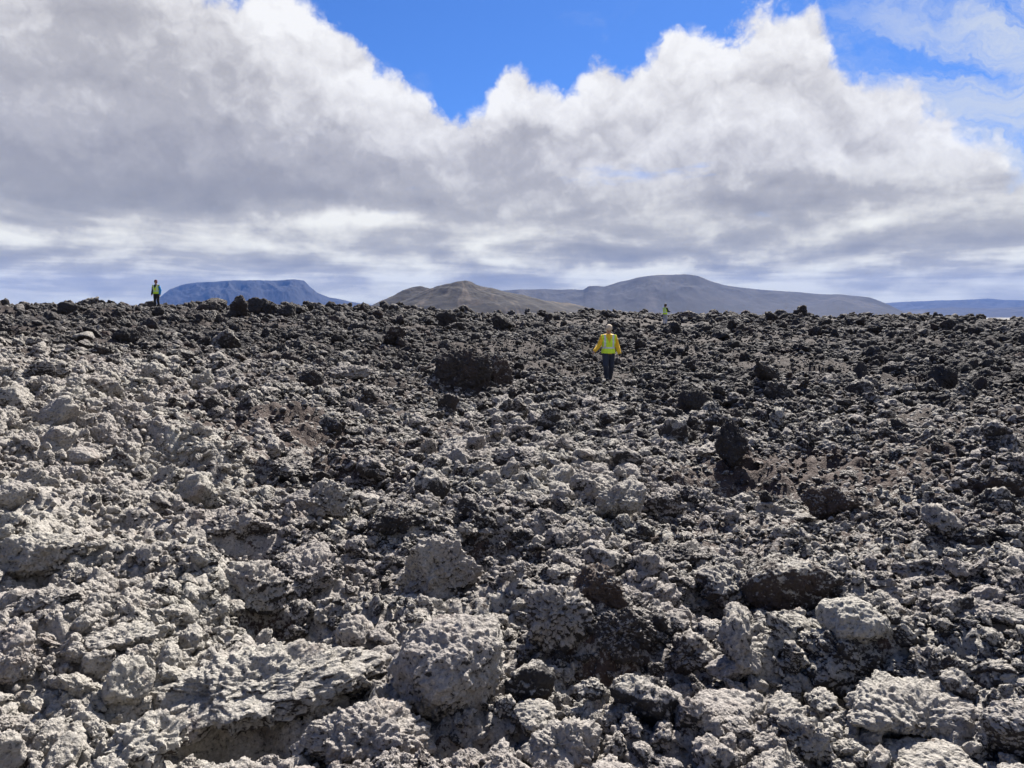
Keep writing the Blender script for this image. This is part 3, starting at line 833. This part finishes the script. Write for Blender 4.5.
def stuff_points(name, sel, meshes):
    """a cloud of stones as ONE object: points with size, turn and pick, instanced by geometry nodes"""
    idx = np.nonzero(sel)[0]
    me = bpy.data.meshes.new(name); me.vertices.add(len(idx))
    co = np.stack([SX[idx], SY[idx], SZ[idx]], 1).astype(np.float32)
    me.vertices.foreach_set('co', co.ravel())
    a = me.attributes.new('size3', 'FLOAT_VECTOR', 'POINT'); a.data.foreach_set('vector', (SC3[idx] * SS[idx, None]).astype(np.float32).ravel())
    a = me.attributes.new('turn', 'FLOAT_VECTOR', 'POINT'); a.data.foreach_set('vector', ROT[idx].astype(np.float32).ravel())
    a = me.attributes.new('pick', 'INT', 'POINT'); a.data.foreach_set('value', (hashv[idx] % len(meshes)).astype(np.int32))
    o = link(name, me, kind='stuff'); o.color = (.5, 0, 0, 1)
    ng = bpy.data.node_groups.new(name, 'GeometryNodeTree')
    ng.interface.new_socket('Geometry', in_out='INPUT', socket_type='NodeSocketGeometry')
    ng.interface.new_socket('Geometry', in_out='OUTPUT', socket_type='NodeSocketGeometry')
    gi = ng.nodes.new('NodeGroupInput'); go = ng.nodes.new('NodeGroupOutput')
    join = ng.nodes.new('GeometryNodeGeometryToInstance')
    src = []
    for m in meshes:
        so = bpy.data.objects.new('rubble_source', m)      # never linked to the scene
        oi = ng.nodes.new('GeometryNodeObjectInfo'); oi.inputs['Object'].default_value = so; oi.inputs['As Instance'].default_value = True
        src.append(oi)
    for oi in reversed(src): ng.links.new(oi.outputs['Geometry'], join.inputs[0])
    iop = ng.nodes.new('GeometryNodeInstanceOnPoints'); iop.inputs['Pick Instance'].default_value = True
    def attr(nm, t):
        n = ng.nodes.new('GeometryNodeInputNamedAttribute'); n.data_type = t; n.inputs['Name'].default_value = nm
        return [q for q in n.outputs if q.enabled and q.name == 'Attribute'][0]
    mp = ng.nodes.new('GeometryNodeMeshToPoints')
    ng.links.new(gi.outputs[0], mp.inputs[0]); ng.links.new(mp.outputs[0], iop.inputs['Points'])
    jg = ng.nodes.new('GeometryNodeJoinGeometry')
    for oi in reversed(src): ng.links.new(oi.outputs['Geometry'], jg.inputs[0])
    ng.links.new(jg.outputs[0], iop.inputs['Instance'])
    ng.nodes.remove(join)
    ng.links.new(attr('pick', 'INT'), iop.inputs['Instance Index'])
    ng.links.new(attr('turn', 'FLOAT_VECTOR'), iop.inputs['Rotation'])
    ng.links.new(attr('size3', 'FLOAT_VECTOR'), iop.inputs['Scale'])
    ng.links.new(iop.outputs[0], go.inputs[0])
    md = o.modifiers.new('stones', 'NODES'); md.node_group = ng
    return o


px_size = SS / np.hypot(SX, SY) * FPX
stuff_points('lava_rubble', rest & (px_size > 4.5), [m for m, _ in VARIANTS])
stuff_points('lava_gravel', rest & (px_size <= 4.5), LOWV)


# ------------------------------------------------------------------ hills and mountains of the far plain
def far_material(name, c1, c2, c3, scale, streak=0.4):
    m = bpy.data.materials.new(name); m.use_nodes = True
    nt = m.node_tree; Ex.nt = nt; bs = nt.nodes['Principled BSDF']
    bs.inputs['Roughness'].default_value = 0.95; bs.inputs['Specular IOR Level'].default_value = 0.1
    geo = new(nt, 'ShaderNodeNewGeometry'); P = geo.outputs['Position']
    Ps = vmath('MULTIPLY', P, (1, 0.5, 0.45))
    a = noise(Ps, 1 / scale, 7, 0.62, 1.2)
    b = noise(P, 3.3 / scale, 6, 0.6, 0.6)
    col = mix(smooth(b, 0.35, 0.65), c1, c2)
    col = mix(smooth(a, 0.52, 0.66) * streak, col, c3)
    nt.links.new(col, bs.inputs['Base Color'])
    return m


def mountain(name, outline, dist, base_py, half_depth, mat, rough=0.10, power=1.3, seed=0, cell=None, taper=True):
    """a massif whose crest follows the given skyline at its true distance and height"""
    pts = sorted(outline)
    xs = np.array([(p[0] - CX) / FPX * dist for p in pts])
    hs = np.array([EYE + (px_dir(p[0], p[1])[2] / px_dir(p[0], p[1])[1]) * dist for p in pts]) + 11
    L = xs[-1] - xs[0]
    nx, ny = 620, 200
    x = np.linspace(xs[0] - L * .02, xs[-1] + L * .02, nx); t = np.linspace(-1, 1, ny)
    X, T = np.meshgrid(x, t, indexing='ij')
    # the crest wanders in depth
    sc = L / 9
    wander = fbm2(X / sc, X * 0 + seed, 3, seed) * 0.18
    Tn = np.clip(np.abs(T - wander * (1 - T * T)), 0, 1)
    Hc = np.interp(X, xs, hs, left=0, right=0)
    # lower ground in front takes the smoothed outline
    k = max(3, nx // 14); ker = np.hanning(k * 2 + 1); ker /= ker.sum()
    row = np.interp(x, xs, hs, left=0, right=0); sm = np.convolve(np.pad(row, k, mode='edge'), ker, 'valid')[:nx]
    Hs = np.minimum(sm[:, None] + 0 * T, Hc * 1.0 + sm[:, None] * 0.0 + 0) * 0 + sm[:, None]
    w = np.clip(Tn * 3, 0, 1)
    Hm = Hc * (1 - w) + np.minimum(Hs, Hc * 1.02) * w
    Z = Hm * (1 - Tn ** power) ** 1.15
    amp = np.clip(Z, 0, None)
    Y = dist + T * half_depth
    f = 1 / (half_depth * .45)
    rg = np.abs(fbm2(X * f * 2.2 + seed, Y * f * .8, 5, seed + 3))
    Z = Z - amp * rough * rg * np.clip(Tn * 6, 0.10, 1) * 1.6
    V = np.stack([X * (Y / dist), Y, Z - 13], -1).reshape(-1, 3)
    me = mesh_from(name, V, grid_faces(nx, ny), mat)
    o = link(name, me, kind='structure')
    return o


M_HILL = far_material('scoria_hill', (0.020, 0.018, 0.017), (0.036, 0.031, 0.027), (0.085, 0.068, 0.055), 150, .8)
M_MASSIF = far_material('massif', (0.012, 0.012, 0.014), (0.021, 0.020, 0.022), (0.065, 0.058, 0.055), 1500, .6)  # cloud shade on the massif is painted in: rock colours darkened to carry it
M_BLUE = far_material('far_rock', (0.010, 0.011, 0.013), (0.018, 0.018, 0.020), (0.035, 0.036, 0.038), 4000, .4)  # far ranges darkened too, the clouds' shadow put into their colour

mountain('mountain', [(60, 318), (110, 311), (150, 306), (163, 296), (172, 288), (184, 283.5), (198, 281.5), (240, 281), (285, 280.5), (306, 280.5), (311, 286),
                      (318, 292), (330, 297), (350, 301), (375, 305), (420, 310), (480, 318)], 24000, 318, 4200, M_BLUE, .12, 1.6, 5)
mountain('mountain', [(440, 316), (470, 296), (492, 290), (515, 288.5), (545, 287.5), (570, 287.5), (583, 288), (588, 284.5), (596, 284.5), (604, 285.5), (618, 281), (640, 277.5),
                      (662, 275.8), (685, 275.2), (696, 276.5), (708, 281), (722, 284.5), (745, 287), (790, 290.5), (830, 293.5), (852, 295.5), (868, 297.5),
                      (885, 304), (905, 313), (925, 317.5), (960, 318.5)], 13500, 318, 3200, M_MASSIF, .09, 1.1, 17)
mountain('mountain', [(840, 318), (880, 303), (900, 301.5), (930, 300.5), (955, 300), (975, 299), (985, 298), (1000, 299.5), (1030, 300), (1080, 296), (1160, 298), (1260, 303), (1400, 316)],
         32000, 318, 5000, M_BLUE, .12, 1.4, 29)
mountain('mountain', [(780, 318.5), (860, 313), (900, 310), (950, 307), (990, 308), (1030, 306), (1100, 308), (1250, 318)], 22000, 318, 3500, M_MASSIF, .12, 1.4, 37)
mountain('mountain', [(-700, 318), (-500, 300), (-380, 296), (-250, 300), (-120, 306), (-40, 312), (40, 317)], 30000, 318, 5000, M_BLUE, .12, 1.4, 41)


def cone_hill():
    """the twin scoria cone: overlapping cones with a notched crater rim"""
    dist = 4200.0; pp = dist / FPX
    nx, ny = 520, 420
    x = np.linspace((330 - CX) * pp, (640 - CX) * pp, nx); y = np.linspace(dist - 900, dist + 1100, ny)
    X, Y = np.meshgrid(x, y, indexing='ij')
    wx = X + fbm2(X / 260, Y / 260, 3, 3) * 26; wy = Y + fbm2(X / 260 + 9, Y / 260, 3, 4) * 26
    Z = np.zeros_like(X)
    for (px, dy, hpx, r_in, r_out, pw) in ((460, 0, 34.0, 0, 86, 1.0), (488, -20, 27.5, 0, 88, 1.0), (414, 330, 29, 4, 72, 1.05), (442, 250, 25, 8, 70, 1.1),
                                           (512, 0, 21, 12, 82, 1.1), (556, 120, 14, 14, 80, 1.1), (436, -60, 24.5, 4, 66, 1.1)):
        sc = (dist + dy) / dist
        d = np.hypot(wx - (px - CX) * pp * sc, wy - (dist + dy)) / pp
        d = np.sqrt(d * d + 7.0 ** 2) - 3.5 + np.minimum(0, 0)
        h = hpx * sc * 1.16 * np.clip(1 - np.clip(d - r_in, 0, None) / (r_out - r_in), 0, 1) ** pw
        k_ = 3.0; Z = k_ * np.log(np.exp(Z / k_) + np.exp(h / k_) - 1)
    ang = np.arctan2(Y - dist, X - (465 - CX) * pp)
    gul = np.abs(fbm2(ang * 7, np.hypot(X - (465 - CX) * pp, Y - dist) / 900, 4, 13))
    Z = Z * (1 - 0.012 * gul + 0.05 * fbm2(X / 120, Y / 120, 4, 19))
    V = np.stack([X, Y, Z * pp - 13], -1).reshape(-1, 3)
    link('hill', mesh_from('hill', V, grid_faces(nx, ny), M_HILL), kind='structure')
cone_hill()


# ------------------------------------------------------------------ the air
def haze():
    m = bpy.data.materials.new('haze'); m.use_nodes = True
    nt = m.node_tree; nt.nodes.clear()
    out = new(nt, 'ShaderNodeOutputMaterial'); v = new(nt, 'ShaderNodeVolumePrincipled')
    v.inputs['Color'].default_value = (0.11, 0.25, 0.70, 1); v.inputs['Density'].default_value = HAZE_D
    nt.links.new(v.outputs[0], out.inputs['Volume'])
    a, z0, z1 = 37000.0, -14.5, 1900.0
    V = [(x, y, z) for z in (z0, z1) for (x, y) in ((-a, -a), (a, -a), (a, a), (-a, a))]
    F = [(0, 3, 2, 1), (4, 5, 6, 7), (0, 1, 5, 4), (1, 2, 6, 5), (2, 3, 7, 6), (3, 0, 4, 7)]
    link('haze', mesh_from('haze', V, F, m, False), kind='stuff')
HAZE_D = 1.7e-5
haze()


# ------------------------------------------------------------------ people
def plain_mat(name, col, rough=0.8, sheen=0.0, metal=0.0, weave=0.0):
    m = bpy.data.materials.new(name); m.use_nodes = True
    nt = m.node_tree; Ex.nt = nt; bs = nt.nodes['Principled BSDF']
    tc = new(nt, 'ShaderNodeTexCoord')
    n = noise(tc.outputs['Object'], 14.0, 4, 0.6)
    c = mix(n, tuple(k * .8 for k in col), tuple(min(1, k * 1.15) for k in col))
    nt.links.new(c, bs.inputs['Base Color'])
    bs.inputs['Roughness'].default_value = rough; bs.inputs['Metallic'].default_value = metal
    bp = new(nt, 'ShaderNodeBump'); bp.inputs['Strength'].default_value = 0.5; bp.inputs['Distance'].default_value = 0.02
    nt.links.new(n.s, bp.inputs['Height']); nt.links.new(bp.outputs[0], bs.inputs['Normal'])
    return m


M_SKIN = plain_mat('skin', (0.42, 0.24, 0.17), .6)
M_LIME = plain_mat('lime_fabric', (0.66, 1.0, 0.04), .6)
M_SILVER = plain_mat('reflective_tape', (0.62, 0.66, 0.66), .35)
M_YELLOW = plain_mat('yellow_fabric', (0.85, 0.50, 0.02), .7)
M_NAVY = plain_mat('navy_cloth', (0.022, 0.028, 0.045), .85)
M_BLACK = plain_mat('black_cloth', (0.018, 0.018, 0.022), .8)
M_BLUEC = plain_mat('blue_cloth', (0.02, 0.22, 0.52), .7)
M_LTROUS = plain_mat('pale_cloth', (0.42, 0.43, 0.47), .85)
M_CREAM = plain_mat('cream_wool', (0.62, 0.50, 0.36), .9)
M_MAROON = plain_mat('maroon_wool', (0.10, 0.03, 0.04), .9)
M_HAIR = plain_mat('dark_hair', (0.03, 0.02, 0.015), .6)
M_BOOT = plain_mat('grey_boot', (0.22, 0.21, 0.20), .7)
M_EYE = plain_mat('eye', (0.03, 0.02, 0.02), .3)
M_PAPER = plain_mat('clipboard_white', (0.7, 0.7, 0.68), .6)


def cap(p0, r0, p1, r1, n=14):
    """closed tapered capsule"""
    p0, p1 = Vector(p0), Vector(p1); ax = p1 - p0
    L = max(ax.length, 1e-5); q = ax.to_track_quat('Z', 'Y') if L > 1e-4 else Euler((0, 0, 0)).to_quaternion()
    rings = []
    for k in range(1, 5):
        a = -math.pi / 2 + k * math.pi / 10; rings.append((math.sin(a) * r0, math.cos(a) * r0))
    rings.append((0, r0)); rings.append((L, r1))
    for k in range(1, 5):
        a = k * math.pi / 10; rings.append((L + math.sin(a) * r1, math.cos(a) * r1))
    V = [p0 + q @ Vector((0, 0, -r0))]
    for z, r in rings:
        for j in range(n):
            t = 2 * math.pi * j / n; V.append(p0 + q @ Vector((math.cos(t) * r, math.sin(t) * r, z)))
    V.append(p0 + q @ Vector((0, 0, L + r1)))
    F = [(0, 1 + (j + 1) % n, 1 + j) for j in range(n)]
    for i in range(len(rings) - 1):
        for j in range(n):
            a, b = 1 + i * n + j, 1 + i * n + (j + 1) % n
            F.append((a, b, b + n, a + n))
    e = 1 + (len(rings) - 1) * n; last = len(V) - 1
    F += [(e + j, e + (j + 1) % n, last) for j in range(n)]
    return V, F


def ell(c, r, n=16):
    V, F = cap((0, 0, 0), 1, (0, 0, 1e-3), 1, n)
    return [Vector((c[0] + v.x * r[0], c[1] + v.y * r[1], c[2] + v.z * r[2])) for v in V], F


def squash(vf, c, s):
    V, F = vf
    return [Vector((c[0] + (v[0] - c[0]) * s[0], c[1] + (v[1] - c[1]) * s[1], c[2] + (v[2] - c[2]) * s[2])) for v in V], F


def fuse(name, parts, mat, voxel=0.012, smooth_it=3):
    """melt overlapping volumes into one continuous surface"""
    V, F = [], []
    for v, f in parts:
        o = len(V); V += [tuple(p) for p in v]; F += [tuple(i + o for i in q) for q in f]
    me = bpy.data.meshes.new(name); me.from_pydata(V, [], F); me.update()
    ob = bpy.data.objects.new(name, me); C.objects.link(ob)
    md = ob.modifiers.new('r', 'REMESH'); md.mode = 'VOXEL'; md.voxel_size = voxel
    if smooth_it:
        ms = ob.modifiers.new('s', 'SMOOTH'); ms.iterations = smooth_it; ms.factor = 0.5
    dg = bpy.context.evaluated_depsgraph_get()
    new_me = bpy.data.meshes.new_from_object(ob.evaluated_get(dg)); new_me.name = name
    bpy.data.objects.remove(ob); bpy.data.meshes.remove(me)
    new_me.polygons.foreach_set('use_smooth', np.ones(len(new_me.polygons), bool))
    new_me.materials.clear(); new_me.materials.append(mat)
    return new_me


def cut(me, keep):
    import bmesh
    bm = bmesh.new(); bm.from_mesh(me)
    bmesh.ops.delete(bm, geom=[f for f in bm.faces if not keep(f.calc_center_median())], context='FACES')
    bm.to_mesh(me); bm.free(); return me


def hand_parts(wrist, tip_dir, palm_n, side):
    """palm, four unequal curled fingers, thumb off the side of the palm"""
    w = Vector(wrist); d = Vector(tip_dir).normalized(); n = Vector(palm_n).normalized(); s = d.cross(n).normalized() * side
    out = [cap(w, .026, w + d * .05, .030), cap(w + d * .05 - s * .02, .017, w + d * .085 - s * .03, .015), cap(w + d * .05 + s * .02, .017, w + d * .085 + s * .03, .015)]
    for k, L in enumerate((.072, .080, .074, .058)):
        b = w + d * .085 + s * (.030 - .020 * k)
        m1 = b + (d * .9 + n * .25).normalized() * L * .5
        m2 = m1 + (d * .6 + n * .75).normalized() * L * .5
        out += [cap(b - d * .02, .0098, m1, .0092), cap(m1, .0092, m2, .0080)]
    tb = w + d * .02 + s * .028
    m1 = tb + (d * .55 + s * .75 + n * .2).normalized() * .04
    out += [cap(tb, .014, m1, .0115), cap(m1, .0115, m1 + (d * .9 + s * .2 + n * .35).normalized() * .034, .0095)]
    return out


def person(name, label, at, yaw, J, jacket_m, trouser_m, hat, sleeve_m=None, gloves=None, boot_m=None, hold=None):
    root = bpy.data.objects.new(name, None); C.objects.link(root)
    root['label'] = label; root['category'] = 'person'; root['group'] = 'people in lime vests walking on the lava'
    root.scale = (1.03, 1.03, .985)
    root.location = (at[0], at[1], at[2] + .03); root.rotation_euler = (0, 0, yaw)
    V = Vector
    hd = V(J['head']); nk = V(J['neck']); ch = V((0, 0, 1.28)); be = V((0, 0.01, 1.08)); pv = V((0, 0.01, .93))
    body = []
    # head with face, leaning as the pose says; fwd = the way the face points
    f = V(J.get('face', (0, -1, -.15))).normalized(); up = V((0, 0, 1)); up = (up - f * up.dot(f)).normalized(); sd = up.cross(f).normalized()
    def H(a, b, c): return hd + sd * a + f * b + up * c
    body += [squash(cap(hd - f * .012 + up * .025, .088, H(0, .02, -.055), .062), hd, (.92, 1.08, 1.02)),
             cap(H(0, .092, .012), .010, H(0, .112, -.022), .014), cap(H(0, .075, -.07), .022, H(0, .078, -.075), .02),
             cap(H(-.022, .086, -.050), .007, H(.022, .086, -.050), .007), cap(H(-.035, .080, .030), .011, H(.035, .080, .030), .011),
             cap(H(.082, .0, .0), .012, H(.086, -.008, .02), .014), cap(H(-.082, .0, .0), .012, H(-.086, -.008, .02), .014)]
    body += [cap(hd - up * .04 - f * .02, .055, nk, .058)]
    def torso(g):
        return [squash(cap((0, .0, 1.36), .095 + g, (0, .0, 1.22), .125 + g), (0, 0, 1.3), (1.28, .92, 1)),
                squash(cap((0, .0, 1.22), .120 + g, be, .110 + g), (0, 0, 1.15), (1.22, .95, 1)),
                squash(cap(be, .110 + g, pv, .120 + g), (0, 0, 1.0), (1.22, .98, 1)),
                cap(J['shL'], .062 + g, (0, 0, 1.41), .062 + g), cap(J['shR'], .062 + g, (0, 0, 1.41), .062 + g),
                cap(nk - V((0, 0, .03)), .058 + g * .6, (0, 0, 1.36), .085 + g)]
    def arms(g):
        o = []
        for a in 'LR':
            o += [cap(J['sh' + a], .056 + g, J['el' + a], .042 + g), cap(J['el' + a], .042 + g, J['wr' + a], .028 + g)]
        return o
    def legs(g):
        o = [squash(cap(pv, .115 + g, pv - V((0, 0, .06)), .11 + g), pv, (1.2, .98, 1))]
        for a in 'LR':
            o += [cap(J['hip' + a], .090 + g, J['kn' + a], .058 + g), cap(J['kn' + a], .058 + g, J['kn' + a].lerp(J['an' + a], .35), .056 + g),
                  cap(J['kn' + a].lerp(J['an' + a], .35), .056 + g, J['an' + a], .037 + g)]
        return o
    def feet(g):
        o = []
        for a in 'LR':
            an = J['an' + a]; ft = V(J.get('toe' + a, (0, -1, 0))).normalized()
            o += [cap(an + V((0, 0, 0)), .040 + g, an - V((0, 0, .05)) - ft * .02, .036 + g), squash(cap(an - V((0, 0, .055)) - ft * .03, .036 + g, an - V((0, 0, .062)) + ft * .15, .030 + g), an - V((0, 0, .06)), (1.1, 1, .9))]
        return o
    hands = []
    for a, sgn in (('L', 1), ('R', -1)):
        d = (J['wr' + a] - J['el' + a]).normalized()
        nrm = V(J.get('palm' + a, (-.8 if a == 'L' else .8, 0, 0)));
        hands += hand_parts(J['wr' + a], d, nrm - d * nrm.dot(d), 1 if a == 'L' else -1)
    b = link('body', fuse('body', body + torso(0) + arms(0) + hands + legs(0) + feet(0), M_SKIN, .009, 2), root)
    link('jacket', cut(fuse('jacket', torso(.020) + arms(.026), jacket_m, .013, 3), lambda c: True), root)
    if sleeve_m:
        a = sleeve_m[1]
        link('sleeve', fuse('sleeve', [cap(J['sh' + a].lerp(J['el' + a], .15), .092, J['el' + a], .078), cap(J['el' + a], .078, J['wr' + a], .062)], sleeve_m[0], .013, 3), root)
    link('trousers', fuse('trousers', legs(.018), trouser_m, .013, 3), root)
    for a in 'LR':
        an = J['an' + a]; ft = V(J.get('toe' + a, (0, -1, 0))).normalized()
        link('boot', fuse('boot', [cap(an + V((0, 0, .05)), .058, an - V((0, 0, .03)), .056), squash(cap(an - V((0, 0, .045)) - ft * .035, .050, an - V((0, 0, .052)) + ft * .155, .043), an - V((0, 0, .06)), (1.05, 1, .85))], boot_m or M_BOOT, .010, 2), root)
    # vest: the torso let out, open at the neck in a V, with tape
    vm = fuse('vest', torso(.042) + [squash(cap((0, .01, 1.0), .165, (0, .01, .90), .172), (0, 0, .95), (1.2, .95, 1))], M_LIME, .011, 4)
    def keep(c):
        if c.z < .90 or c.z > 1.455: return False
        if abs(c.x) > .205: return False
        if abs(c.x) < .075 and c.z > 1.43: return False
        if c.y < 0 and c.z > 1.20 and abs(c.x) < (c.z - 1.20) * .40: return False
        return True
    cut(vm, keep); vm.materials.append(M_SILVER)
    mi = np.zeros(len(vm.polygons), np.int32)
    for p in vm.polygons:
        c = p.center
        if 1.035 < c.z < 1.085 or (.095 < abs(c.x) < .145 and c.z > 1.085): mi[p.index] = 1
    vm.polygons.foreach_set('material_index', mi)
    link('vest', vm, root)
    # hat or hair
    if hat[0] == 'beanie':
        hp = [squash(cap(H(0, -.018, .035), .104, H(0, -.03, .060), .098), hd, (.93, 1.04, 1.0)), cap(H(0, -.05, -.03), .07, H(0, -.05, .0), .075)]
        hm = cut(fuse('beanie', hp, hat[1], .010, 2), lambda c: (c - hd).dot(up) > -.055 and not ((c - hd).dot(f) > .045 and (c - hd).dot(up) < .040))
        link('beanie', hm, root)
    else:
        hp = [squash(cap(H(0, -.022, .025), .106, H(0, -.03, .050), .098), hd, (.93, 1.04, 1.0)), cap(H(0, -.06, -.08), .06, H(0, -.05, .0), .08)]
        hm = cut(fuse('hair', hp, hat[1], .010, 2), lambda c: not ((c - hd).dot(f) > .035 and (c - hd).dot(up) < .045))
        link('hair', hm, root)
    for s_ in (-1, 1):
        v, fc = ell(H(s_ * .032, .084, .006), (.011, .009, .008)); me = bpy.data.meshes.new('eye'); me.from_pydata([tuple(p) for p in v], [], fc); me.materials.append(M_EYE)
        link('eye', me, root)
    if gloves:
        link('glove', fuse('glove', hand_parts(J['wr' + gloves[1]] , (J['wr' + gloves[1]] - J['el' + gloves[1]]).normalized(), J.get('palm' + gloves[1], V((.8, 0, 0))), 1 if gloves[1] == 'L' else -1) + [cap(J['wr' + gloves[1]], .034, J['wr' + gloves[1]] + (J['wr' + gloves[1]] - J['el' + gloves[1]]).normalized() * .07, .038)], gloves[0], .009, 2), root)
    return root


V3 = Vector
def pose(**k):
    # R is on the figure's -x side (picture left when it faces the camera)
    J = dict(head=V3((0, -.02, 1.62)), neck=V3((0, .0, 1.47)), shL=V3((.168, 0, 1.375)), shR=V3((-.168, 0, 1.375)),
             elL=V3((.24, .02, 1.13)), elR=V3((-.24, .02, 1.13)), wrL=V3((.25, -.06, .89)), wrR=V3((-.25, -.06, .89)),
             hipL=V3((.09, .01, .90)), hipR=V3((-.09, .01, .90)), knL=V3((.10, -.02, .50)), knR=V3((-.10, -.02, .50)),
             anL=V3((.10, .02, .10)), anR=V3((-.10, .02, .10)))
    J.update({a: V3(b) for a, b in k.items()}); return J


P = PEOPLE_AT
person('person', 'person in yellow jacket, lime vest and cream beanie stepping down the lava, head bowed', P[0], R(4),
       pose(head=(0, -.06, 1.60), neck=(0, -.01, 1.47), face=(0, -1, -.75), elR=(-.27, .0, 1.13), wrR=(-.42, -.14, .98), elL=(.26, .03, 1.12), wrL=(.30, -.10, .90),
            hipR=(-.085, -.01, .89), knR=(-.11, -.20, .54), anR=(-.075, -.12, .15), knL=(.085, -.03, .48), anL=(.075, .12, .08)),
       M_YELLOW, M_NAVY, ('beanie', M_CREAM), gloves=(M_BLACK, 'L'))
person('person', 'dark-haired person in lime vest and pale trousers, side-on near the skyline, hands held up', P[1], R(118),
       pose(head=(0, -.03, 1.62), face=(0, -1, -.35), elR=(-.20, -.12, 1.16), wrR=(-.10, -.36, 1.16), elL=(.20, -.12, 1.16), wrL=(.08, -.36, 1.12),
            palmL=(-1, 0, 0), palmR=(1, 0, 0), knR=(-.09, -.06, .5), anL=(.10, .06, .1)),
       M_BLACK, M_LTROUS, ('hair', M_HAIR), boot_m=M_BLACK)
person('person', 'person with one blue sleeve and lime vest standing on the skyline ridge in dark trousers', P[2], R(-8),
       pose(elL=(.24, .03, 1.13), wrL=(.26, -.05, .88), anR=(-.08, .0, .1), anL=(.11, .05, .1)),
       M_NAVY, M_BLACK, ('beanie', M_MAROON), sleeve_m=(M_BLUEC, 'L'))
